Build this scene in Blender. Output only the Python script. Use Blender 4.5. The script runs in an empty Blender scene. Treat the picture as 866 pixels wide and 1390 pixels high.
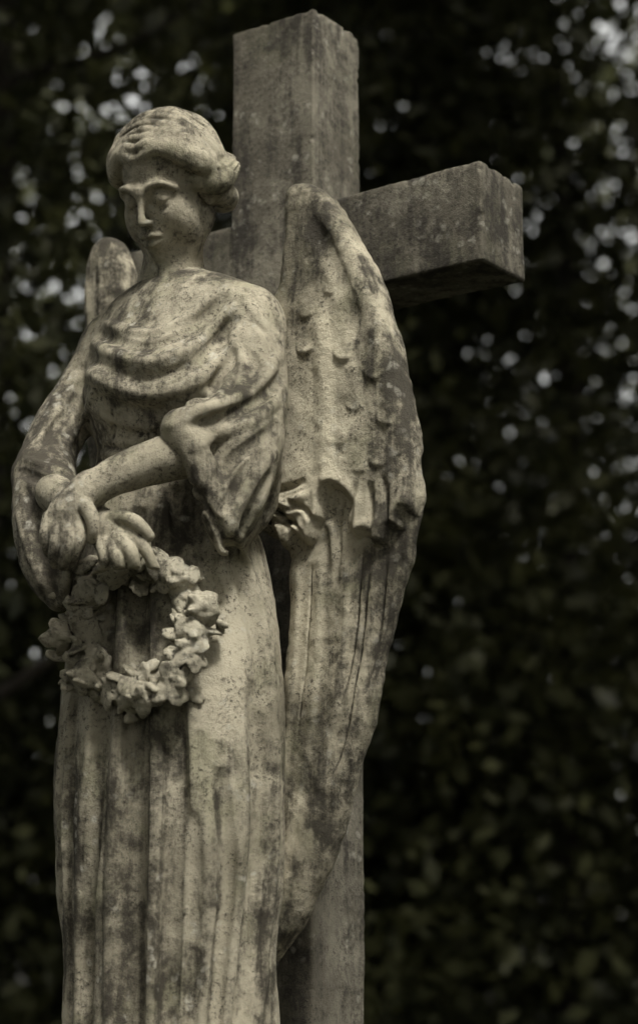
import bpy, math, numpy as np
from mathutils import Vector, Matrix
rng=np.random.default_rng(7)
sc=bpy.context.scene
# ---------- image frame : u,v are image pixels, Y is depth, camera at (0,0,1.6) ----------
CAM=np.array([0,0,1.6]); PIT=math.radians(13); FL=2940.; CU,CV=433.,695.
def S(u,v,Y):
    xr=(u-CU)/FL; yr=(CV-v)/FL
    d=np.array([xr,math.cos(PIT)-yr*math.sin(PIT),math.sin(PIT)+yr*math.cos(PIT)])
    return CAM+d*(Y/d[1])
M=1/815.
TH=math.radians(36)
A=np.array([math.cos(TH),-math.sin(TH),0]); N=np.array([-math.sin(TH),-math.cos(TH),0]); UP=np.array([0,0,1.])

def cr(P,n=8):
    P=np.asarray(P,float); Q=np.vstack([2*P[0]-P[1],P,2*P[-1]-P[-2]]); out=[]
    t=np.linspace(0,1,n,endpoint=False)[:,None]
    for i in range(1,len(Q)-2):
        a,b,c,d=Q[i-1],Q[i],Q[i+1],Q[i+2]
        out.append(.5*((2*b)+(-a+c)*t+(2*a-5*b+4*c-d)*t*t+(-a+3*b-3*c+d)*t**3))
    out.append(Q[-2][None]); return np.vstack(out)
def smin(a,b,k):
    h=np.maximum(k-np.abs(a-b),0)/k
    return np.minimum(a,b)-h*h*k*.25
def smax(a,b,k): return -smin(-a,-b,k)

class Vol:
    def __init__(s,lo,hi,h):
        s.lo=np.array(lo,float); s.h=h; s.n=np.ceil((np.array(hi)-s.lo)/h).astype(int)+1
        s.F=np.full(s.n,1.,np.float32)
    def box(s,lo,hi):
        i0=np.clip(np.floor((np.asarray(lo)-s.lo)/s.h).astype(int),0,s.n-1)
        i1=np.clip(np.ceil((np.asarray(hi)-s.lo)/s.h).astype(int)+1,i0+1,s.n)
        return i0,i1
    def ax(s,i0,i1):
        r=[(s.lo[k]+s.h*np.arange(i0[k],i1[k])).astype(np.float32) for k in range(3)]
        return r[0][:,None,None],r[1][None,:,None],r[2][None,None,:]
    def seg(s,a,b,i0,i1):
        X,Y,Z=s.ax(i0,i1); ab=b-a; L=max(float(ab@ab),1e-12)
        x=X-a[0];y=Y-a[1];z=Z-a[2]
        t=np.clip((x*ab[0]+y*ab[1]+z*ab[2])/L,0,1)
        return np.sqrt((x-t*ab[0])**2+(y-t*ab[1])**2+(z-t*ab[2])**2),t
    def chain(s,P,R,k=.01,sub=False):
        P=np.asarray(P,float); R=np.broadcast_to(np.asarray(R,float),(len(P),))
        pad=k+3*s.h
        I0,I1=s.box((P-R[:,None]).min(0)-pad,(P+R[:,None]).max(0)+pad)
        D=np.full(I1-I0,1.,np.float32)
        for i in range(len(P)-1):
            lo=np.minimum(P[i]-R[i],P[i+1]-R[i+1])-pad; hi=np.maximum(P[i]+R[i],P[i+1]+R[i+1])+pad
            i0,i1=s.box(lo,hi); d,t=s.seg(P[i],P[i+1],i0,i1); d=d-(R[i]+(R[i+1]-R[i])*t)
            q=tuple(slice(i0[k2]-I0[k2],i1[k2]-I0[k2]) for k2 in range(3))
            D[q]=np.minimum(D[q],d)
        q=tuple(slice(I0[k2],I1[k2]) for k2 in range(3))
        s.F[q]= -smin(-s.F[q],D,k) if sub else smin(s.F[q],D,k)
    def ball(s,c,r,k=.01,sub=False):
        c=np.asarray(c,float); s.chain([c,c+[0,0,1e-5]],[r,r],k,sub)
    def ell(s,c,r,k=.01,rot=None,sub=False):
        c=np.asarray(c,float); r=np.asarray(r,float); rm=r.max()+k+3*s.h
        i0,i1=s.box(c-rm,c+rm); X,Y,Z=s.ax(i0,i1); x=X-c[0];y=Y-c[1];z=Z-c[2]
        if rot is None: rot=np.eye(3)
        l=[x*rot[0,j]+y*rot[1,j]+z*rot[2,j] for j in range(3)]
        k0=np.sqrt(sum((l[j]/r[j])**2 for j in range(3))); k1=np.sqrt(sum((l[j]/r[j]**2)**2 for j in range(3)))+1e-6
        D=k0*(k0-1)/k1
        q=tuple(slice(i0[k2],i1[k2]) for k2 in range(3))
        s.F[q]= -smin(-s.F[q],D,k) if sub else smin(s.F[q],D,k)
    def stroke(s,P,r,amp,kind='g',w=None,taper=True):
        P=np.asarray(P,float); n=len(P)
        if w is None:
            w=np.ones(n)
            if taper:
                m=max(2,n//5); e=np.minimum(np.arange(n),np.arange(n)[::-1])/m; w=np.clip(e,0,1)**.7
        I0,I1=s.box(P.min(0)-r,P.max(0)+r); B=np.zeros(I1-I0,np.float32)
        for i in range(n-1):
            i0,i1=s.box(np.minimum(P[i],P[i+1])-r,np.maximum(P[i],P[i+1])+r)
            d,t=s.seg(P[i],P[i+1],i0,i1); q=np.clip(d/r,0,1)
            v=(1-q*q)**2 if kind=='g' else (1-q)**1.4
            v=v*(w[i]+(w[i+1]-w[i])*t)
            sl=tuple(slice(i0[k2]-I0[k2],i1[k2]-I0[k2]) for k2 in range(3))
            B[sl]=np.maximum(B[sl],v)
        q=tuple(slice(I0[k2],I1[k2]) for k2 in range(3)); s.F[q]-=amp*B
    def snapY(s,uv,y0=3.1,y1=3.9,dflt=3.4):
        Ys=np.arange(y0,y1,s.h*.5); out=[]
        for u,v in uv:
            p0=S(u,v,1.)-CAM; P=CAM+p0*Ys[:,None]
            I=np.round((P-s.lo)/s.h).astype(int); ok=np.all((I>=0)&(I<s.n),axis=1)
            f=np.ones(len(Ys)); J=I[ok]; f[ok]=s.F[J[:,0],J[:,1],J[:,2]]
            hit=np.nonzero(f<0)[0]; out.append(Ys[hit[0]] if len(hit) else np.nan)
        out=np.array(out); g=~np.isnan(out)
        if g.sum()==0: out[:]=dflt
        else: out=np.interp(np.arange(len(out)),np.nonzero(g)[0],out[g])
        return out
    def brush(s,uv,rpx,amp,kind='g',off=0,taper=True):
        C=cr(uv,7); Y=s.snapY(C); 
        if len(Y)>4:
            Yp=np.pad(Y,3,mode='edge'); Y=np.median(np.stack([Yp[i:i+len(Y)] for i in range(7)]),0)
            Yp=np.pad(Y,1,mode='edge'); Y=(Yp[:-2]+Yp[1:-1]+Yp[2:])/3
        P=np.array([S(u,v,y+off) for (u,v),y in zip(C,Y)])
        s.stroke(P,rpx*M,amp*.001,kind,taper=taper)
    def noise(s,scale,amp,seed,zs=1.):
        r=np.random.default_rng(seed); W=[]
        dims=[]
        for k in range(3):
            L=s.n[k]*s.h/(scale*(zs if k==2 else 1)); m=int(L)+3; dims.append(m)
            x=np.arange(s.n[k])*s.h/(scale*(zs if k==2 else 1)); i=x.astype(int); f=x-i; f=f*f*(3-2*f)
            w=np.zeros((s.n[k],m),np.float32); w[np.arange(s.n[k]),i]=1-f; w[np.arange(s.n[k]),i+1]=f; W.append(w)
        G=r.uniform(-1,1,dims).astype(np.float32)
        G=np.tensordot(W[0],G,(1,0)); G=np.einsum('jb,ibk->ijk',W[1],G,optimize=True); G=np.tensordot(G,W[2],(2,1))
        s.F+=amp*G
    def mesh(s,name,mat,frame=None,parent=None,attr=None):
        F=np.clip(s.F,-3*s.h,3*s.h)
        for k in range(3):
            sl=[slice(None)]*3
            for e in (0,-1): sl[k]=e; F[tuple(sl)]=s.h
        Sg=F<0; c=np.zeros(np.array(F.shape)-1,np.int8)
        offs=[(i,j,k) for i in (0,1) for j in (0,1) for k in (0,1)]
        n=np.array(F.shape)
        for o in offs: c+=Sg[o[0]:n[0]-1+o[0],o[1]:n[1]-1+o[1],o[2]:n[2]-1+o[2]]
        act=(c>0)&(c<8); ijk=np.argwhere(act); idx=np.full(c.shape,-1,np.int32); idx[act]=np.arange(len(ijk))
        V={o:F[ijk[:,0]+o[0],ijk[:,1]+o[1],ijk[:,2]+o[2]] for o in offs}
        pos=np.zeros((len(ijk),3)); cnt=np.zeros(len(ijk))
        for o in offs:
            for k in range(3):
                if o[k]==0:
                    b=list(o); b[k]=1; b=tuple(b); fa,fb=V[o],V[b]; m=(fa<0)!=(fb<0)
                    t=fa/np.where(m,fa-fb,1); p=np.tile(np.array(o,float),(len(ijk),1)); p[:,k]=t
                    pos[m]+=p[m]; cnt[m]+=1
        co=s.lo+s.h*(ijk+pos/cnt[:,None])
        quads=[]
        for a in range(3):
            b,cx=(a+1)%3,(a+2)%3
            sl0=[slice(1,-1)]*3; sl1=[slice(1,-1)]*3; sl0[a]=slice(0,-1); sl1[a]=slice(1,None)
            S0,S1=Sg[tuple(sl0)],Sg[tuple(sl1)]; e=np.argwhere(S0!=S1); ins=S0[e[:,0],e[:,1],e[:,2]]
            base=e.copy()
            def g(db,dc):
                q=base.copy(); q[:,b]+=db; q[:,cx]+=dc; return idx[q[:,0],q[:,1],q[:,2]]
            Q=np.stack([g(0,0),g(1,0),g(1,1),g(0,1)],1); Q[~ins]=Q[~ins][:,::-1]; quads.append(Q)
        Q=np.vstack(quads); Q=Q[(Q>=0).all(1)]
        if frame is not None:
            O,R=frame; co=O+co@R.T
            if np.linalg.det(R)<0: Q=Q[:,::-1]
        return make(name,co,Q,mat,parent,attr)

def make(name,co,Q,mat,parent=None,attr=None,smooth=True):
    me=bpy.data.meshes.new(name); Q=np.asarray(Q,np.int32); k=Q.shape[1]
    me.vertices.add(len(co)); me.vertices.foreach_set('co',np.asarray(co,np.float32).ravel())
    me.loops.add(Q.size); me.loops.foreach_set('vertex_index',Q.ravel())
    me.polygons.add(len(Q)); me.polygons.foreach_set('loop_start',np.arange(0,Q.size,k,dtype=np.int32))
    me.polygons.foreach_set('use_smooth',np.full(len(Q),smooth)); me.update(calc_edges=True); me.validate()
    if attr is not None:
        at=me.attributes.new('bleach_shade','FLOAT','POINT'); at.data.foreach_set('value',attr(np.asarray(co)).astype(np.float32))
    o=bpy.data.objects.new(name,me); sc.collection.objects.link(o); me.materials.append(mat)
    if parent: o.parent=parent
    return o
def empty(name):
    o=bpy.data.objects.new(name,None); sc.collection.objects.link(o); return o

# ---------- materials ----------
def newmat(name):
    m=bpy.data.materials.new(name); m.use_nodes=True; nt=m.node_tree; nt.nodes.clear(); return m,nt
def stone(name,light,mid,dark,lich=.5,t0=.56,scale=1.):
    m,nt=newmat(name); N_=nt.nodes.new; L=nt.links.new
    out=N_('ShaderNodeOutputMaterial'); bs=N_('ShaderNodeBsdfPrincipled'); L(bs.outputs[0],out.inputs[0])
    bs.inputs['Roughness'].default_value=.9; bs.inputs['Specular IOR Level'].default_value=.2
    tc=N_('ShaderNodeTexCoord')
    def noise(sx,det,ro,sz=None,dist=0):
        n=N_('ShaderNodeTexNoise'); n.inputs['Scale'].default_value=1.; n.inputs['Detail'].default_value=det; n.inputs['Roughness'].default_value=ro; n.inputs['Distortion'].default_value=dist
        mp=N_('ShaderNodeMapping'); mp.inputs['Scale'].default_value=(sx*scale,sx*scale,(sz or sx)*scale); mp.inputs['Location'].default_value=(sx*1.7,sx*.3,sx)
        L(tc.outputs['Object'],mp.inputs[0]); L(mp.outputs[0],n.inputs[0]); return n.outputs['Fac']
    def ramp(f,a,b,lo=0.,hi=1.):
        r=N_('ShaderNodeMapRange'); r.inputs[1].default_value=a; r.inputs[2].default_value=b; r.inputs[3].default_value=lo; r.inputs[4].default_value=hi; r.interpolation_type='SMOOTHSTEP'
        L(f,r.inputs[0]); return r.outputs[0]
    def math_(op,a,b):
        n=N_('ShaderNodeMath'); n.operation=op
        for i,x in enumerate((a,b)):
            if isinstance(x,(int,float)): n.inputs[i].default_value=x
            else: L(x,n.inputs[i])
        return n.outputs[0]
    def mix(f,a,b):
        n=N_('ShaderNodeMix'); n.data_type='RGBA'
        if isinstance(f,(int,float)): n.inputs[0].default_value=f
        else: L(f,n.inputs[0])
        for s_,x in ((6,a),(7,b)):
            if isinstance(x,tuple): n.inputs[s_].default_value=(*x,1)
            else: L(x,n.inputs[s_])
        return n.outputs[2]
    big=noise(5,7,.62); col=mix(ramp(big,.38,.6),mid,light)
    at=N_('ShaderNodeAttribute'); at.attribute_name='bleach_shade'
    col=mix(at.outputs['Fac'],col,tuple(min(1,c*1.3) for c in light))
    green=noise(9,5,.65); col=mix(ramp(green,.48,.7,0,.55),col,(mid[0]*.76,mid[1]*.83,mid[2]*.66))
    streak=noise(30,6,.65,sz=2.6,dist=.3); spots=noise(38,8,.78); bst=noise(9,9,.72,dist=.5)
    geo=N_('ShaderNodeNewGeometry'); sx=N_('ShaderNodeSeparateXYZ'); L(geo.outputs['Normal'],sx.inputs[0])
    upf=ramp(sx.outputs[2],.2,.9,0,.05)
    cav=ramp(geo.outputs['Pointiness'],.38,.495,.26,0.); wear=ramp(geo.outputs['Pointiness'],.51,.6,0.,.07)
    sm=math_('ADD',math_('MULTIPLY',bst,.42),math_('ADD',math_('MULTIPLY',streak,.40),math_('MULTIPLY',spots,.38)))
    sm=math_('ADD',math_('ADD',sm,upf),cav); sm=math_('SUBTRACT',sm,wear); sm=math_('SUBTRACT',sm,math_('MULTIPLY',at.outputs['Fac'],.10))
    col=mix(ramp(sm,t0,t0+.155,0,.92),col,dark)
    fine=noise(150,4,.75); fmask=math_('MULTIPLY',ramp(fine,.50,.66),ramp(noise(16,4,.6),.40,.60,.15,.85)); col=mix(fmask,col,dark)
    vo=N_('ShaderNodeTexVoronoi'); vo.inputs['Scale'].default_value=48*scale
    wn=N_('ShaderNodeVectorMath'); wn.operation='ADD'; nz=N_('ShaderNodeTexNoise'); nz.inputs['Scale'].default_value=30; nz.inputs['Detail'].default_value=3; sc_=N_('ShaderNodeVectorMath'); sc_.operation='SCALE'; sc_.inputs['Scale'].default_value=.03
    L(tc.outputs['Object'],nz.inputs[0]); L(nz.outputs['Color'],sc_.inputs[0]); L(sc_.outputs[0],wn.inputs[0]); L(tc.outputs['Object'],wn.inputs[1]); L(wn.outputs[0],vo.inputs[0])
    lm=math_('MULTIPLY',ramp(vo.outputs['Distance'],.2,.42,1,0),ramp(noise(12,4,.6),.5,.62)); lm=math_('MULTIPLY',lm,ramp(noise(120,3,.7),.35,.6,.2,1))
    col=mix(math_('MULTIPLY',lm,lich),col,(.47,.46,.40))
    L(col,bs.inputs['Base Color'])
    b=N_('ShaderNodeBump'); b.inputs['Strength'].default_value=.8; b.inputs['Distance'].default_value=.005
    hgt=math_('ADD',math_('MULTIPLY',fine,.5),math_('ADD',math_('MULTIPLY',spots,.9),math_('MULTIPLY',noise(420,3,.7),.3)))
    L(hgt,b.inputs['Height']); L(b.outputs[0],bs.inputs['Normal'])
    return m
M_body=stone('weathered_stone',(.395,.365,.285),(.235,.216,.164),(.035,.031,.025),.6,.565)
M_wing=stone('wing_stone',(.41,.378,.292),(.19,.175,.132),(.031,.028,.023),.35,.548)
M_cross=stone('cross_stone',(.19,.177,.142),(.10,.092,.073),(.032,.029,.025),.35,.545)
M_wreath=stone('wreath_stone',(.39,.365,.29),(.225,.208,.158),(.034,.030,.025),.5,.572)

def foliage(name,c1,c2,trans=.25):
    m,nt=newmat(name); N_=nt.nodes.new; L=nt.links.new
    out=N_('ShaderNodeOutputMaterial'); d=N_('ShaderNodeBsdfPrincipled'); t=N_('ShaderNodeBsdfTranslucent'); mx=N_('ShaderNodeMixShader')
    d.inputs['Roughness'].default_value=.5; d.inputs['Specular IOR Level'].default_value=.3
    mx.inputs[0].default_value=trans
    n=N_('ShaderNodeTexNoise'); n.inputs['Scale'].default_value=3; n.inputs['Detail'].default_value=6
    tc=N_('ShaderNodeTexCoord'); L(tc.outputs['Object'],n.inputs[0])
    r=N_('ShaderNodeValToRGB'); r.color_ramp.elements[0].position=.35; r.color_ramp.elements[1].position=.65
    r.color_ramp.elements[0].color=(*c1,1); r.color_ramp.elements[1].color=(*c2,1)
    L(n.outputs['Fac'],r.inputs[0]); L(r.outputs[0],d.inputs['Base Color']); L(r.outputs[0],t.inputs[0])
    L(d.outputs[0],mx.inputs[1]); L(t.outputs[0],mx.inputs[2]); L(mx.outputs[0],out.inputs[0]); return m
M_leaf=foliage('leaf',(.022,.026,.013),(.08,.084,.034),.4)
M_bark,nt=newmat('bark'); o_=nt.nodes.new('ShaderNodeOutputMaterial'); b_=nt.nodes.new('ShaderNodeBsdfPrincipled'); n_=nt.nodes.new('ShaderNodeTexNoise'); r_=nt.nodes.new('ShaderNodeValToRGB')
n_.inputs['Scale'].default_value=9; n_.inputs['Detail'].default_value=8; r_.color_ramp.elements[0].color=(.012,.010,.008,1); r_.color_ramp.elements[1].color=(.045,.038,.03,1)
nt.links.new(n_.outputs['Fac'],r_.inputs[0]); nt.links.new(r_.outputs[0],b_.inputs['Base Color']); nt.links.new(b_.outputs[0],o_.inputs[0]); b_.inputs['Roughness'].default_value=.95
M_ground=foliage('ground_grass',(.02,.018,.01),(.05,.055,.025),0.)

# ================= ANGEL =================
angel=empty('angel_statue')
# ---- robe body ----
V=Vol((-.58,3.12,1.50),(.01,3.80,2.86),.003)
secs=[(378,200,285,3.505,.75),(400,165,325,3.50,.62),(425,132,360,3.50,.56),(460,118,352,3.50,.62),(520,112,340,3.485,.70),(560,118,326,3.485,.74),(600,130,306,3.49,.78),(625,130,306,3.49,.8),
 (680,114,332,3.495,.8),(760,100,362,3.50,.8),(850,92,378,3.50,.8),(950,79,386,3.50,.8),(1060,71,388,3.50,.8),(1200,76,385,3.50,.8),(1300,86,374,3.50,.8),(1440,84,384,3.50,.85)]
rows=[]
for v,uL,uR,Yc,q in secs:
    c=S((uL+uR)/2,v,Yc); W=(S(uR,v,Yc)-S(uL,v,Yc))[0]/2
    ra=W/math.sqrt(math.cos(TH)**2+(q*math.sin(TH))**2); rows.append((c[2],c[0],c[1],ra,ra*q))
rows=cr(np.array(rows),8)[::-1]
z=V.lo[2]+V.h*np.arange(V.n[2]); cx,cy,ra,rn=[np.interp(z,rows[:,0],rows[:,i])[None,None,:].astype(np.float32) for i in (1,2,3,4)]
X,Y,Z=V.ax(np.zeros(3,int),V.n)
la=((X-cx)*A[0]+(Y-cy)*A[1]); ln=((X-cx)*N[0]+(Y-cy)*N[1])
ang=np.arctan2(ln,la); low=np.clip((2.45-Z)/.7,0,1)
pl=1+low*(.014*np.sin(7*ang+2*Z)+.012*np.sin(13*ang-5*Z+1))*(1-.7*np.exp(-((ang-.9)/.5)**2))
la/=pl; ln/=pl
k0=np.sqrt((la/ra)**2+(ln/rn)**2); k1=np.sqrt((la/ra**2)**2+(ln/rn**2)**2)+1e-5
V.F=np.maximum(k0*(k0-1)/k1, Z-float(rows[-1,0])).astype(np.float32); del la,ln,k0,k1,ang,low,pl
def C(pts): # (u,v,Y,rpx)
    P=np.array(pts,float); Q=cr(P,5); return np.array([S(*q[:3]) for q in Q]),Q[:,3]*M
def addc(vol,pts,k=.02,sub=False): P,R=C(pts); vol.chain(P,R,k,sub)
addc(V,[(235,420,3.49,34),(290,418,3.45,42),(338,440,3.42,46)],.04)
addc(V,[(235,418,3.50,34),(185,434,3.55,36),(150,468,3.58,34)],.04)
addc(V,[(336,440,3.42,46),(346,500,3.39,43),(343,560,3.36,46),(334,605,3.34,44)],.022)
addc(V,[(150,468,3.58,36),(112,535,3.56,37),(75,595,3.53,38),(60,640,3.50,38)],.025)
V.ell(S(172,520,3.425),(.05,.045,.045),.08); V.ell(S(252,520,3.39),(.05,.045,.045),.08)
# her right sleeve
addc(V,[(62,640,3.49,38),(80,672,3.44,32),(110,695,3.38,25)],.02)
addc(V,[(58,655,3.48,38),(56,715,3.44,38),(68,775,3.42,32),(80,812,3.42,19)],.02)
addc(V,[(100,720,3.36,22),(86,770,3.38,16),(84,810,3.40,11)],.015)
addc(V,[(82,712,3.385,15),(78,790,3.37,10)],.01,True)
# her left sleeve: hanging cuff
addc(V,[(334,600,3.33,46),(324,660,3.32,42),(312,708,3.32,31),(304,738,3.32,13)],.02)
addc(V,[(345,640,3.38,38),(345,690,3.40,27),(325,730,3.37,14)],.02)
addc(V,[(330,560,3.34,36),(280,568,3.30,30),(248,585,3.28,27)],.02)
addc(V,[(246,580,3.275,19),(268,622,3.268,20),(288,672,3.28,22),(302,715,3.29,18),(305,744,3.295,10)],.018)
addc(V,[(240,668,3.36,16),(262,720,3.355,15)],.02,True)
B=V.brush
G_=[ # cowl drapery : nested swags between the shoulders
([(306,388),(252,432),(205,452),(166,446),(140,436)],10,10),([(312,398),(258,448),(205,470),(160,462),(130,450)],11,-19),
([(320,410),(268,466),(208,490),(155,480),(122,462)],11,14),([(324,426),(274,486),(210,512),(153,502),(116,480)],12,-22),
([(328,440),(282,508),(214,536),(155,526),(112,500)],12,15),([(326,462),(288,530),(218,560),(152,549),(112,520)],12,-21),
([(318,500),(286,552),(222,580),(160,572),(114,548)],9,9),
([(130,596),(178,600),(218,588)],5,7),([(132,614),(180,617),(222,603)],5,7),([(131,605),(178,609),(220,596)],4,-9),([(131,624),(178,628),(220,616)],6,-10),
([(150,555),(156,580),(152,598)],6,-8),([(190,565),(192,585),(188,600)],6,-8),([(172,560),(174,585),(170,600)],6,5),
([(113,490),(108,555),(120,620)],11,-18),([(306,430),(300,490),(288,545)],13,-18),
# left sleeve
([(384,470),(352,520),(300,548),(238,562)],14,13),([(386,505),(350,545),(300,566),(255,578)],12,-22),([(382,540),(335,575),(290,592),(262,610)],12,13),
([(380,575),(350,600),(315,625),(292,655)],12,-22),([(375,610),(345,650),(320,700),(308,736)],12,14),([(366,640),(345,680),(326,726)],10,-20),([(352,610),(325,650),(300,700)],9,-15),
([(330,400),(352,440),(356,500)],12,5),([(372,600),(366,650),(350,700)],8,7),
([(340,430),(372,470),(380,520)],9,-7),([(310,440),(330,500),(320,540)],9,7),([(330,470),(350,500),(335,535)],8,-8),
# right sleeve
([(30,622),(60,632),(100,642)],8,10),([(28,640),(60,652),(96,655)],10,-20),([(35,660),(45,710),(62,770),(78,820)],10,-18),([(22,690),(36,740),(58,800)],7,9),([(54,680),(62,730),(72,790)],8,-14),
([(120,500),(98,550),(60,600)],10,-13),([(135,500),(118,560),(88,610)],9,9),([(85,560),(60,600),(34,622)],8,-12),([(70,560),(50,600)],8,6),
# skirt
([(186,690),(187,800),(187,950),(184,1100),(180,1300),(180,1440)],22,-66),([(150,780),(141,950),(129,1100),(121,1250),(118,1440)],16,-50),
([(168,800),(163,950),(155,1100),(150,1300),(148,1440)],12,20),([(209,780),(214,1000),(210,1200),(204,1440)],13,22),([(134,860),(122,1000),(110,1150),(104,1440)],9,16),
([(236,950),(240,1080),(232,1250),(224,1440)],20,-46),([(110,860),(98,1000),(92,1150),(95,1440)],13,-32),([(345,920),(352,1080),(342,1220),(322,1440)],17,-52),
([(366,860),(374,1050),(368,1220),(345,1440)],12,15),([(326,980),(332,1120),(320,1260),(303,1440)],11,17),([(298,1040),(310,1180),(298,1300),(286,1440)],14,-36),([(262,1100),(262,1250),(254,1440)],13,-30),
([(280,1060),(286,1250),(276,1440)],10,13),([(295,700),(325,780),(350,880),(358,960)],14,-22),([(312,700),(345,790),(366,880)],9,11),([(270,660),(275,740),(300,830)],14,-22),
([(240,660),(240,720),(250,790)],11,-16),([(215,650),(206,720),(204,800)],11,-18),([(168,690),(165,760)],9,-14),([(85,960),(80,1080),(84,1250)],10,-18),([(258,900),(262,1000),(258,1100)],14,8),([(250,640),(300,720),(330,830)],8,-11)]
for uv,r,a in G_: B(uv,r,a,'v' if (a<0 and a>-23) else 'g')
V.noise(.05,.0016,3); V.noise(.016,.0010,4)
def gs(c,u,v,Y,ru,rv,a): return a*np.exp(-(((c-S(u,v,Y))/[ru,.25,rv])**2).sum(1))
V.mesh('robe',M_body,parent=angel,attr=lambda c:gs(c,305,880,3.36,.06,.18,.8)+gs(c,230,610,3.3,.1,.04,.4)+gs(c,345,440,3.4,.05,.05,.5)+gs(c,160,720,3.36,.02,.12,.4)-gs(c,205,1130,3.36,.05,.2,.7)-gs(c,60,600,3.5,.07,.2,.9)-gs(c,290,680,3.3,.05,.07,.6)-gs(c,85,1150,3.36,.03,.2,.6)-gs(c,60,760,3.4,.05,.08,.8)-gs(c,240,700,3.36,.05,.06,.9)-gs(c,165,560,3.4,.07,.04,.4)-gs(c,190,850,3.36,.05,.06,.7)-gs(c,360,1150,3.4,.03,.2,.5))  # gown patch behind the hanging cuff is shade put into the colour

# ---- hands and forearms ----
Hh=Vol((-.49,3.17,2.26),(-.10,3.42,2.62),.002)
addc(Hh,[(300,606,3.34,36),(235,620,3.30,31),(172,640,3.28,26),(120,666,3.27,21)],.012)
addc(Hh,[(122,664,3.27,21),(94,692,3.262,24),(82,712,3.262,20)],.014)
for f in ([(104,703,3.252,10),(108,728,3.245,9),(101,750,3.25,8),(96,764,3.262,7)],[(92,708,3.246,10.5),(93,738,3.235,9.5),(88,760,3.245,8),(86,770,3.26,7)],
          [(78,708,3.25,10),(77,736,3.24,9),(75,756,3.25,8),(76,765,3.262,7)],[(68,702,3.256,9),(63,726,3.25,8),(65,744,3.258,7),(69,752,3.27,6)],
          [(112,682,3.25,11),(124,700,3.238,9.5),(127,720,3.24,8),(124,733,3.25,6.5)]): addc(Hh,f,.003)
addc(Hh,[(75,670,3.40,26),(105,692,3.34,22),(136,712,3.295,23),(154,724,3.275,22)],.012)
for f in ([(168,716,3.262,11),(190,736,3.25,9.5),(203,756,3.247,8),(211,774,3.252,6.5)],[(160,728,3.255,11),(178,750,3.24,9.5),(182,768,3.245,8),(176,782,3.262,7)],
          [(148,736,3.26,10.5),(160,758,3.243,9.5),(161,774,3.252,8),(154,784,3.27,7)],[(134,732,3.268,9.5),(143,755,3.252,8.5),(141,768,3.262,7),(134,774,3.28,6.5)],
          [(150,705,3.27,12),(174,704,3.25,10),(192,715,3.242,8.5),(203,728,3.245,7)]): addc(Hh,f,.003)
Hh.noise(.02,.0012,5)
Hh.mesh('hands',M_body,parent=angel,attr=lambda c:.15-gs(c,85,735,3.25,.04,.05,.9))

# ---- head ----
yaw=math.radians(33); pt=math.radians(30); cyw,syw=math.cos(yaw),math.sin(yaw)
lx=np.array([cyw,-syw,0]); fw=np.array([-syw*math.cos(pt),-cyw*math.cos(pt),-math.sin(pt)]); uh=np.array([-syw*math.sin(pt),-cyw*math.sin(pt),math.cos(pt)])
rl=math.radians(-4); lx,uh=lx*math.cos(rl)+uh*math.sin(rl),uh*math.cos(rl)-lx*math.sin(rl)
HR=np.stack([lx,fw,uh],1); HO=S(227,257,3.45)
K=Vol((-.13,-.18,-.26),(.145,.13,.15),.0015)
tol=lambda p:(np.asarray(p)-HO)@HR
K.ell((0,-.012,.026),(.068,.086,.084),.01)
K.ell((0,.018,-.040),(.055,.060,.075),.03)
K.ball((0,.056,-.094),.019,.024)
for s_ in (1,-1):
    K.ball((s_*.034,.042,-.038),.027,.026)
    K.ell((s_*.042,.008,-.066),(.015,.036,.022),.03)
    K.ball((s_*.028,.0935,-.005),.0185,.018,True)
    K.ball((s_*.0295,.0630,-.006),.0145,.005)
    K.stroke(cr([(s_*.0165,.071,-.0105),(s_*.023,.0755,-.0140),(s_*.031,.0765,-.0150),(s_*.039,.0725,-.0130),(s_*.0455,.066,-.009)],4),.0030,-.0045,'v')
    K.stroke(cr([(s_*.015,.073,-.001),(s_*.022,.076,.0055),(s_*.031,.077,.008),(s_*.041,.071,.005),(s_*.048,.063,-.002)],4),.004,-.0025,'v')
    K.stroke(cr([(s_*.018,.073,-.021),(s_*.030,.074,-.025),(s_*.042,.066,-.021)],4),.005,-.0010,'g')
    K.chain(cr([(s_*.009,.078,.010),(s_*.024,.0795,.020),(s_*.041,.0715,.020),(s_*.053,.055,.008)],4),.0036,.018)
    K.chain([(s_*.0088,.083,-.041),(s_*.0088,.087,-.040)],.0050,.005)
    K.ball((s_*.0052,.0895,-.0475),.0025,.0025,True)
K.chain(cr([(0,.079,.014),(0,.084,-.006),(0,.0925,-.028),(0,.0955,-.0375)],4),np.linspace(.0058,.0070,13),.011)
K.ell((0,.069,-.068),(.023,.018,.019),.014)
K.chain(cr([(-.020,.075,-.0665),(-.009,.0855,-.0612),(0,.0865,-.0635),(.009,.0855,-.0612),(.020,.075,-.0665)],4),[.0024]+[.0044]*15+[.0024],.004)
K.chain(cr([(-.015,.077,-.0726),(0,.0850,-.0770),(.015,.077,-.0726)],4),[.003,.0045,.0055,.006,.0062,.006,.0055,.0045,.003],.004)
K.stroke(cr([(-.023,.0775,-.0688),(-.008,.089,-.0680),(0,.091,-.0696),(.008,.089,-.0680),(.023,.0775,-.0688)],4),.0040,-.0080,'v')
K.stroke([(-.012,.082,-.085),(0,.086,-.086),(.012,.082,-.085)],.007,-.0026,'g',w=[.4,1,.4])
K.stroke([(0,.091,-.05),(0,.087,-.058)],.004,-.0015,'g',w=[1,1])
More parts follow.
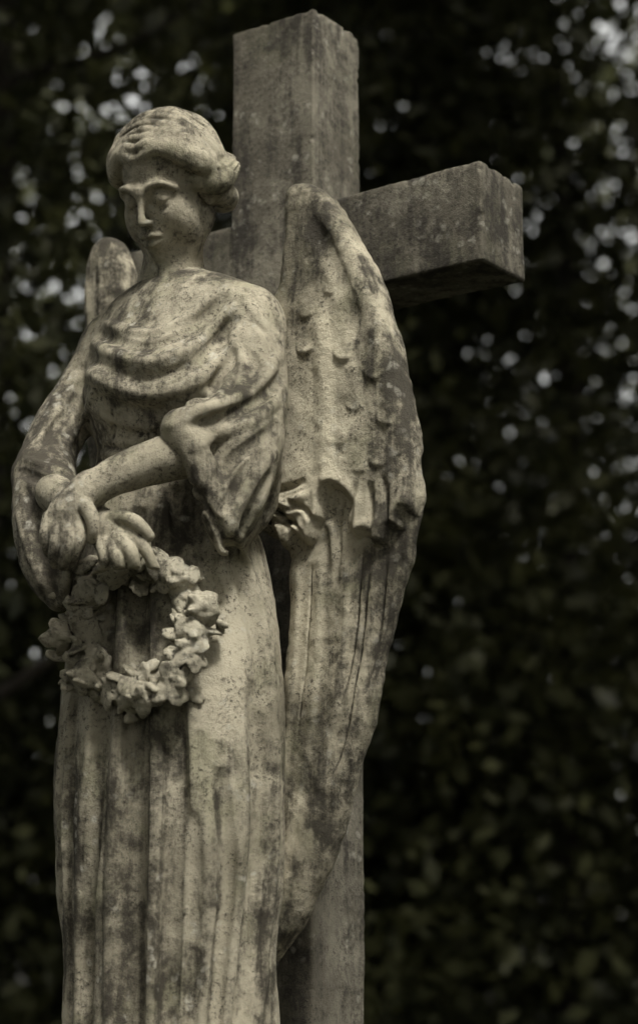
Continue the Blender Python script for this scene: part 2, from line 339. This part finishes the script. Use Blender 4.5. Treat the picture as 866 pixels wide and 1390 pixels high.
# ear
K.ell((.070,-.012,-.012),(.008,.017,.026),.005); K.ell((.078,-.010,-.012),(.004,.009,.016),.003,sub=True)
K.ell((-.070,-.012,-.012),(.008,.017,.026),.005)
# neck
nk=[(236,318,3.50,42),(236,350,3.505,41),(234,385,3.51,47),(233,425,3.52,66)]
K.chain([tol(S(*p[:3])) for p in nk],[p[3]*M for p in nk],.02)
K.chain([(.05,-.03,-.055),tuple(tol(S(216,402,3.448)))],[.008,.007],.03)
# hair : waves drawn back over the ears into a knot
Ec=np.array([0,-.028,.038]); Er=np.array([.083,.089,.084])
K.ell(Ec,Er,.004)
unit=lambda v:np.asarray(v,float)/np.linalg.norm(v)
grv=[]; r6=np.random.default_rng(12)
for s_ in (1,-1):
    for k in range(10):
        f=k/9; al=math.radians(17+104*f)
        ds=[unit((-.04+.04*s_,math.cos(al),math.sin(al))),unit((s_*.58,.80-1.02*f,.38+.30*f)),unit((s_,.42-.85*f,-.14+.38*f)),unit((s_*.95,-.2-.45*f,-.40+.26*f)),unit((s_*.62,-.85,-.28+.1*f))]
        D=cr(ds,8); n=len(D); t=np.linspace(0,1,n)
        D=D+np.outer(np.sin(15*t+k*.9)*.065*np.sin(np.pi*t),[0,.3,1.]); D/=np.linalg.norm(D,axis=1)[:,None]
        mul=1.035+.026*np.sin(15*t+k*1.0)+.085*(1-f)**1.2*np.exp(-((t-.45)/.22)**2)+r6.uniform(-.018,.02)
        P=Ec+D*Er*mul[:,None]; K.chain(P,.0080+.0065*(1-f)*np.sin(np.pi*t)**.5,.005 if k else .008)
        if k: grv.append(((P+Pp)/2*1.0+D*.004,.0038*r6.uniform(.5,1.3)))
        Pp=P
for P,a_ in grv: K.stroke(P,.006,-a_,'v')
K.chain(cr([(.070,.010,.005),(.090,-.022,-.002),(.088,-.062,.012),(.052,-.105,.006)],5),[.014]*3+[.023]*10+[.026]*3,.01)
K.chain(cr([(.072,-.035,-.02),(.066,-.07,-.035),(.04,-.10,-.045),(0,-.11,-.03)],5),.022,.008)
K.chain(cr([(-.070,.010,.005),(-.086,-.02,-.004),(-.070,-.065,-.01),(-.02,-.105,-.02)],5),.015,.008)
K.ell((0,-.112,-.01),(.048,.034,.038),.01)
for j in range(6):
    y0=-.012*j
    K.stroke(cr([(.080,.02+y0*.2,.022-j*.007),(.110,-.03+y0,.016-j*.008),(.104,-.075,.022-j*.009),(.055,-.13,.012-j*.006)],5),.006,-.005,'v')
K.noise(.012,.0005,6); K.noise(.03,.0008,8)
K.mesh('head',M_body,frame=(HO,HR),parent=angel,attr=lambda c:.12+gs(c,200,370,3.45,.05,.05,.25)-gs(c,225,180,3.4,.1,.03,.4)-gs(c,275,290,3.4,.03,.06,.5))

# ---- wreath ----
Wv=Vol((-.51,3.05,2.00),(-.12,3.42,2.50),.002)
cth=np.linspace(0,2*np.pi,25)[:-1]
def wy(u,v): return float(V.snapY([(u,v)])[0])
ring=[]
for t in cth:
    u=184+84*math.sin(t); v=858-84*math.cos(t)-(16*math.sin(t) if t<3.1 else 0); ring.append((u,v,wy(u,v)-.014))
ring=np.array(ring); ring[:,2]=np.convolve(np.r_[ring[-3:,2],ring[:,2],ring[:3,2]],np.ones(7)/7,'valid')
ringp=np.array([S(*r) for r in ring]+[S(*ring[0])]); Wv.chain(ringp,.017,.006)
for i in range(180):
    t=(i+rng.uniform(0,1))/180*2*np.pi; j=t/(2*np.pi)*24; c0=ringp[int(j)%24]*(1-j%1)+ringp[(int(j)+1)%25]*(j%1)
    c=c0+rng.normal(size=3)*[.020,.008,.020]+[0,-.016,0]
    if i%7==0:
        ax=unit(np.array([rng.normal()*.5,-1,rng.normal()*.5+.1])); e1=unit(np.cross(ax,[0,0,1])); e2=np.cross(ax,e1); c=c0+np.array([rng.normal()*.012,-.030,rng.normal()*.012])
        for p in range(5):
            a_=p*2*np.pi/5+rng.uniform(0,.8); d=e1*math.cos(a_)+e2*math.sin(a_)
            R=np.stack([d,np.cross(ax,d),unit(ax+.9*d)],1); Wv.ell(c+d*.017,(.015,.015,.005),.002,rot=R)
            d2_=e1*math.cos(a_+.6)+e2*math.sin(a_+.6); R=np.stack([d2_,np.cross(ax,d2_),unit(ax*.5+d2_)],1); Wv.ell(c+d2_*.008+ax*.007,(.009,.009,.0038),.0015,rot=R)
        Wv.ball(c+ax*.006,.006,.0015)
    else:
        R=np.linalg.qr(rng.normal(size=(3,3)))[0].copy(); R[:,2]=unit(R[:,2]*1.0+np.array([0,-.9,.2])); R[:,0]=unit(R[:,0]-R[:,2]*(R[:,0]@R[:,2])); R[:,1]=np.cross(R[:,2],R[:,0])
        L_=rng.uniform(.013,.025); Wv.ell(c,(L_,L_*.6,.0055),.002,rot=R)
        Wv.stroke([c-R[:,0]*L_,c+R[:,0]*L_],.005,-.0035,'v',w=[1,1])
Wv.noise(.008,.0018,9)
Wv.mesh('flower_wreath',M_wreath,parent=angel,attr=lambda c:np.full(len(c),.2))

# ---- wings ----
def in_plane(u,v,O,a,n):
    d=S(u,v,1.)-CAM; k=((O-CAM)@n)/(d@n); p=CAM+d*k; return np.array([(p-O)@a,p[2]-O[2]])
def poly_sd(P,X,Y):
    D=np.full(X.shape,1e9); ins=np.zeros(X.shape,bool); n=len(P)
    for i in range(n):
        a,b=P[i],P[(i+1)%n]; e=b-a; L=e@e+1e-12; t=np.clip(((X-a[0])*e[0]+(Y-a[1])*e[1])/L,0,1)
        D=np.minimum(D,(X-a[0]-t*e[0])**2+(Y-a[1]-t*e[1])**2)
        c=((a[1]>Y)!=(b[1]>Y)); 
        if abs(e[1])>1e-9: ins^=c&(X<e[0]*(Y-a[1])/e[1]+a[0])
    D=np.sqrt(D); return np.where(ins,-D,D)
def line_d(P,X,Y):
    D=np.full(X.shape,1e9); T=np.zeros(X.shape); n=len(P)-1
    for i in range(n):
        a,b=P[i],P[i+1]; e=b-a; L=e@e+1e-12; t=np.clip(((X-a[0])*e[0]+(Y-a[1])*e[1])/L,0,1)
        d=np.hypot(X-a[0]-t*e[0],Y-a[1]-t*e[1]); m=d<D; D=np.where(m,d,D); T=np.where(m,(i+t)/n,T)
    return D,T
def wing(name,out,region,grooves,scales,O,a,n,seed,bl,strips=()):
    R=np.stack([a,n,UP],1); P2=np.array([in_plane(u,v,O,a,n) for u,v in cr(out+[out[0]],4)[:-1]])
    lo=P2.min(0)-.02; hi=P2.max(0)+.02; W=Vol((lo[0],-.06,lo[1]),(hi[0],.09,hi[1]),.0022)
    X,Y,Z=W.ax(np.zeros(3,int),W.n); gx,gz=np.meshgrid(X[:,0,0],Z[0,0,:],indexing='ij')
    d2=poly_sd(P2,gx,gz); ins=np.clip(-d2,0,.07)
    H=.010+.020*np.sqrt(np.clip(1-(1-ins/.07)**2,0,1))
    tp=lambda q,m=5:np.array([in_plane(u,v,O,a,n) for u,v in cr(q,m)])
    for q,h_ in strips:
        P=tp(q); xs=np.interp(gz,P[::-1,1],P[::-1,0]); inz=np.clip((P[0,1]-gz)/.03,0,1)
        H+=h_*.001*inz/(1+np.exp(-(xs-gx)/.0026))*np.exp(-np.clip(xs-gx,0,1)/.03)
    if region:
        dr=poly_sd(np.array([in_plane(u,v,O,a,n) for u,v in cr(region+[region[0]],3)[:-1]]),gx,gz)
        H+=.018*np.clip(-dr/.013,0,1)**.7+.006*np.exp(-((dr+.014)/.012)**2)
    for q,w,amp in grooves:
        d,t=line_d(tp(q),gx,gz); w=w*M; tt=np.clip(np.minimum(t,1-t)*6,0,1)
        H+=amp*.001*np.clip(1-(d/w)**2,0,1)**1.5*tt
    for (u,v,sz,am,rot) in scales:
        c=in_plane(u,v,O,a,n); s_=sz*M; x=(gx-c[0]); y=(gz-c[1]); x,y=x*math.cos(rot)+y*math.sin(rot),-x*math.sin(rot)+y*math.cos(rot)
        x=x/s_; y=y/(s_*1.0); yb=-np.sqrt(np.clip(1-x*x,0,1))*.8
        lift=np.where(np.abs(x)<1,np.clip((y-yb)*3,0,1)*np.exp(-np.clip(y-yb,0,9)*1.1),0)*np.clip((1-np.abs(x))*2.2,0,1)
        H+=am*.001*lift
    H=H[:,None,:].astype(np.float32); d2=d2[:,None,:].astype(np.float32)
    W.F=smax(smax(d2+0*Y,Y-H,.014),-Y-.012,.012).astype(np.float32)
    W.noise(.05,.0028,seed); W.noise(.014,.0012,seed+1)
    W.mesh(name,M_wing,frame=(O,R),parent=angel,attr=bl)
out=[(402,268),(412,256),(428,253),(446,262),(470,290),(497,335),(521,392),(541,452),(556,520),(568,590),(574,648),(572,695),(560,752),(545,815),(528,880),(513,950),(500,1010),(482,1075),(462,1138),(440,1200),(412,1258),(380,1300),(345,1345),(310,1350),(322,1200),(352,1060),(386,980),(397,880),(399,800),(396,752),(350,700),(330,600),(340,500),(374,432),(392,390),(400,340),(399,300)]
region=[(330,640),(346,690),(360,728),(374,738),(384,726),(396,748),(412,748),(420,734),(434,746),(446,738),(452,718),(460,708),(462,684),(472,670),(484,676),(494,690),(490,716),(500,736),(516,732),(524,746),(540,742),(546,724),(560,722),(566,700),(600,690),(620,400),(440,200),(300,240),(300,600)]
grooves=[([(384,726),(378,704),(362,684)],6,-9),([(420,734),(408,710),(384,692)],6,-9),([(452,718),(436,698),(404,684)],6,-8),([(400,745),(392,722),(372,702)],5,-6),([(438,742),(424,718),(396,698)],5,-6),
 ([(498,735),(500,700),(505,660)],7,-7),([(522,744),(524,705),(525,660)],7,-8),([(545,726),(545,690),(542,650)],7,-7),
 ([(468,668),(464,620),(464,550),(460,480),(448,420)],20,5),([(356,672),(385,688),(420,688),(445,676)],9,8),([(352,690),(385,712),(430,716)],7,-8),([(360,660),(400,672),(440,660)],7,-7),([(366,690),(400,706),(440,700)],5,5),
 ([(412,262),(410,330),(402,400)],14,3),([(444,275),(484,335),(512,400),(534,470),(550,560),(560,650)],16,5),([(430,290),(466,350),(494,420),(512,500),(524,570)],16,-4),
 ([(460,710),(468,730),(470,780)],9,6),([(482,680),(474,720),(474,800)],7,-5),
 ([(538,750),(526,850),(505,950)],4,-6),([(556,735),(540,830),(520,920)],4,-6),([(520,760),(505,880),(486,990),(466,1060)],4,-6),([(440,760),(434,880),(420,1010)],3,-4),([(508,740),(500,850),(484,950)],3,-5)]
strips=[([(424,750),(418,900),(404,1050),(376,1190),(338,1310),(310,1400)],9),([(456,740),(452,880),(440,1010),(414,1140),(374,1265),(330,1400)],10),([(492,750),(488,870),(472,990),(444,1110),(404,1225),(350,1400)],10),([(528,755),(518,850),(500,950),(474,1060),(436,1165),(370,1400)],8)]
scales=[(440,434,13,5,.2),(438,480,17,7,0),(489,488,18,8,-.4),(410,506,12,3,0),(528,512,19,6,-.6),(503,555,17,3,-.4),(393,597,17,8,.1),(482,600,20,3,-.2),(474,654,20,7,-.3),(536,630,18,5,-.4),(405,655,18,4,.2),(366,650,17,6,.2),(470,402,12,3,-.3),(512,640,15,4,-.1),(545,575,16,4,-.5)]
O1=np.array([-.02,3.478,2.2])
wing('wing',out,region,grooves,scales,O1,A,N,21,
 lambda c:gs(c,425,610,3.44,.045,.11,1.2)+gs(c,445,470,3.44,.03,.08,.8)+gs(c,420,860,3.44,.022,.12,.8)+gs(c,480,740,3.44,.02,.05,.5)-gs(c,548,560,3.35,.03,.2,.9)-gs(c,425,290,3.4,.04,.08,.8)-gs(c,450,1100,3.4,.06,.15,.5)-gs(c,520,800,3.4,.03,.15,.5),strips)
a2=unit(np.array([.85,-.527,0])); n2=np.array([a2[1],-a2[0],0])
out2=[(120,445),(119,400),(124,355),(136,330),(152,322),(168,334),(182,362),(192,410),(235,440),(250,520),(240,700),(235,900),(225,1100),(200,1250),(180,1250),(160,1100),(145,900),(135,700),(118,560)]
wing('wing_folded',out2,None,[([(150,340),(150,400),(150,460)],8,3)],[],np.array([-.35,3.73,2.2]),a2,n2,31,lambda c:np.full(len(c),-.6))

# ================= CROSS =================
cross=empty('stone_cross')
Xo=np.array([-.01,3.612,0.]) # near front corner of the shaft
cw,cd,arm=.188,.148,.345; z0,z1=1.50,3.372; az0,az1=2.818,2.994
Q=Vol((-cw-arm-.03,-cd-.03,z0-.02),(arm+.03,.03,z1+.03),.004)
X,Y,Z=Q.ax(np.zeros(3,int),Q.n)
def bx(lo,hi,r=.004):
    q=[np.abs(P-(lo[i]+hi[i])/2)-(hi[i]-lo[i])/2+r for i,P in enumerate((X,Y,Z))]
    return np.sqrt(sum(np.maximum(p,0)**2 for p in q))+np.minimum(np.maximum(np.maximum(q[0],q[1]),q[2]),0)-r
Q.F=np.minimum(bx((-cw,-cd,z0-.2),(0,0,z1)),bx((-cw-arm,-cd+.002,az0),(arm,-.002,az1))).astype(np.float32)
r4=np.random.default_rng(44)
edges=[((0,0,1.6),(0,0,z1)),((-cw,0,z1),(0,0,z1)),((0,-cd,z1),(0,0,z1)),((0,0,az1),(arm,0,az1)),((arm,0,az0),(arm,0,az1)),((0,0,az0),(arm,0,az0)),((arm,-cd,az1),(arm,0,az1)),((0,-cd,2.9),(0,-cd,z1))]
for a_,b_2 in edges:
    for _ in range(8):
        t=r4.uniform(); Q.ball(np.array(a_)*(1-t)+np.array(b_2)*t+r4.normal(size=3)*.002,r4.uniform(.003,.0055),.004,True)
Q.noise(.012,.0006,41); Q.noise(.07,.0010,42); Q.noise(.25,.003,43)
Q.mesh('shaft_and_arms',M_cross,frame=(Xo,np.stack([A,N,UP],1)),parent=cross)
def slab(name,c,wx,wy,za,zb,parent,mat):
    import bmesh
    bm=bmesh.new(); bmesh.ops.create_cube(bm,size=1)
    for v in bm.verts:
        p=c+A*(v.co.x*wx)+N*(v.co.y*wy); v.co=(p[0],p[1],za+(v.co.z+.5)*(zb-za))
    bmesh.ops.recalc_face_normals(bm,faces=bm.faces); bmesh.ops.bevel(bm,geom=list(bm.edges),offset=.012,segments=3,affect='EDGES')
    me=bpy.data.meshes.new(name); bm.to_mesh(me); bm.free(); o=bpy.data.objects.new(name,me); sc.collection.objects.link(o); me.materials.append(mat); o.parent=parent
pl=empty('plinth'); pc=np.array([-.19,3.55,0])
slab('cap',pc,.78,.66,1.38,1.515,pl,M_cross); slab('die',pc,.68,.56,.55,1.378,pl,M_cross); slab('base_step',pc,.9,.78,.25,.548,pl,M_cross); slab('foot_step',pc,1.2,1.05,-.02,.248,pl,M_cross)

# ================= SETTING =================
g=make('ground',[(-400,-400,0),(400,-400,0),(400,400,0),(-400,400,0)],[[0,1,2,3]],M_ground)
def leaves(name,centers,per,spread,size,parent,mat=M_leaf,seed=1):
    r=np.random.default_rng(seed); n=len(centers)*per
    c=np.repeat(centers,per,0)+r.normal(size=(n,3))*spread
    d=r.normal(size=(n,3)); d/=np.linalg.norm(d,axis=1)[:,None]; e=np.cross(d,r.normal(size=(n,3))); e/=np.linalg.norm(e,axis=1)[:,None]
    L=size*r.uniform(.6,1.3,n)[:,None]; w=L*.55
    co=np.stack([c-d*L,c-d*L*.1+e*w,c+d*L,c-d*L*.1-e*w],1).reshape(-1,3)
    return make(name,co,np.arange(4*n).reshape(-1,4),mat,parent,smooth=False)
def tube(P,R,seg=9):
    P=cr(P,5); R=cr(np.array(R)[:,None],5)[:,0]; co=[];Q=[]
    for i,p in enumerate(P):
        t=unit(P[min(i+1,len(P)-1)]-P[max(i-1,0)]); e=unit(np.cross(t,[.3,1,.1])); f=np.cross(t,e)
        for j in range(seg):
            a_=2*np.pi*j/seg; co.append(p+(e*math.cos(a_)+f*math.sin(a_))*R[i]*(1+.08*math.sin(3*a_+i)))
    for i in range(len(P)-1):
        for j in range(seg): Q.append([i*seg+j,i*seg+(j+1)%seg,(i+1)*seg+(j+1)%seg,(i+1)*seg+j])
    return co,Q
def tree(x,y,h,r,cz,cr_,ncl,seed):
    t=empty('woodland_tree'); q=np.random.default_rng(seed); co=[];Q=[]
    def ad(P,R):
        c,f=tube(P,R); o=len(co); co.extend(c); Q.extend([[i+o for i in k] for k in f])
    top=np.array([x+q.normal()*.3,y,h]); ad([(x,y,-.1),(x+q.normal()*.06,y,h*.3),(x+q.normal()*.12,y,h*.65),top],[r*1.3,r,r*.75,r*.2])
    for k in range(9):
        z=h*q.uniform(.3,.85); a_=q.uniform(0,6.28); L=q.uniform(.8,1.9); b=np.array([x,y,z])
        ad([b,b+[math.cos(a_)*L*.5,math.sin(a_)*L*.5,.3*L],b+[math.cos(a_)*L,math.sin(a_)*L,.8*L]],[r*.35,r*.2,r*.06])
    make('trunk',co,Q,M_bark,t)
    c=q.normal(size=(ncl,3)); c/=np.linalg.norm(c,axis=1)[:,None]; c*=q.uniform(0,1,(ncl,1))**.4; c=c*cr_+[x,y,cz]
    leaves('crown',c,48,.18,.05,t,seed=seed)
tree(1.08,10.2,8,.075,5.3,(1.9,1.6,2.7),175,11)
tree(-1.42,8.4,8,.09,4.7,(1.7,1.5,2.7),235,12)
tree(.38,10.6,9,.10,4.6,(1.1,1.5,3.6),480,13)
tree(3.6,9.5,8,.14,4.6,(2.0,1.8,3.4),250,14)
tree(-4.0,9.6,8,.14,4.6,(2.3,1.8,3.4),280,15)
q=np.random.default_rng(5)
nu=2100; cen=np.stack([q.uniform(-6,6,nu),q.uniform(8.6,12.4,nu),.2+3.7*q.uniform(0,1,nu)**.8],1); leaves('undergrowth',cen,50,.2,.055,None,seed=51)
nd=1900; cen=np.stack([q.uniform(-10,10,nd),q.uniform(17,21,nd),.2+10.0*q.uniform(0,1,nd)**1.35],1); leaves('distant_woodland',cen,30,.36,.115,None,seed=52)
el=math.radians(56); azs=math.radians(24)
hd=4.8/math.tan(el); hole=np.array([math.sin(azs)*hd-.1,3.5-math.cos(azs)*hd])
cen=np.stack([q.uniform(-9,9,1900),q.uniform(-9,14,1900),q.uniform(7.35,9.2,1900)],1)
cen=cen[np.hypot(cen[:,0]-hole[0],cen[:,1]-hole[1])>2.2]; leaves('sky_block_canopy',cen,28,.4,.2,None,seed=53)  # added leaf layer to block sky light, left open along the sun path
a_=q.uniform(0,2*np.pi,900); rr=q.uniform(9,11,900); cen=np.stack([rr*np.cos(a_),2+rr*np.sin(a_),q.uniform(.2,7.5,900)],1)
cen=cen[(cen[:,1]<6)]; leaves('sky_block_thicket',cen,34,.4,.2,None,seed=54)  # unseen leaf ring, added to cut low sky light from sides and behind

# ================= LIGHT =================
sv=Vector((math.sin(azs)*math.cos(el),-math.cos(azs)*math.cos(el),math.sin(el)))
su=bpy.data.lights.new('sun','SUN'); su.energy=2.75; su.angle=math.radians(7); su.color=(1,.965,.89)
so=bpy.data.objects.new('sun',su); sc.collection.objects.link(so); so.rotation_euler=sv.to_track_quat('Z','Y').to_euler(); so.location=(2,-5,8)
w=bpy.data.worlds.new('World'); sc.world=w; w.use_nodes=True; nt=w.node_tree; bg=nt.nodes['Background']
sk=nt.nodes.new('ShaderNodeTexSky'); sk.sky_type='NISHITA'; sk.sun_disc=False; sk.sun_elevation=el; sk.sun_rotation=math.atan2(sv.x,sv.y); sk.dust_density=7; sk.air_density=1.0
hs=nt.nodes.new('ShaderNodeHueSaturation'); hs.inputs['Saturation'].default_value=.2; hs.inputs['Value'].default_value=3.2
mw=nt.nodes.new('ShaderNodeMix'); mw.data_type='RGBA'; mw.blend_type='MULTIPLY'; mw.inputs[0].default_value=1; mw.inputs[7].default_value=(1,.97,.88,1)
nt.links.new(sk.outputs[0],hs.inputs['Color']); nt.links.new(hs.outputs[0],mw.inputs[6]); nt.links.new(mw.outputs[2],bg.inputs[0]); bg.inputs[1].default_value=.15
cam=bpy.data.cameras.new('camera'); co_=bpy.data.objects.new('camera',cam); sc.collection.objects.link(co_); sc.camera=co_
co_.location=CAM; co_.rotation_euler=(math.radians(90)+PIT,0,0); cam.sensor_fit='VERTICAL'; cam.sensor_height=36; cam.lens=FL/1390*36; cam.clip_end=2000
cam.dof.use_dof=True; cam.dof.focus_distance=3.5; cam.dof.aperture_fstop=2.4
sc.view_settings.view_transform='Standard'; sc.view_settings.look='None'; sc.view_settings.exposure=0
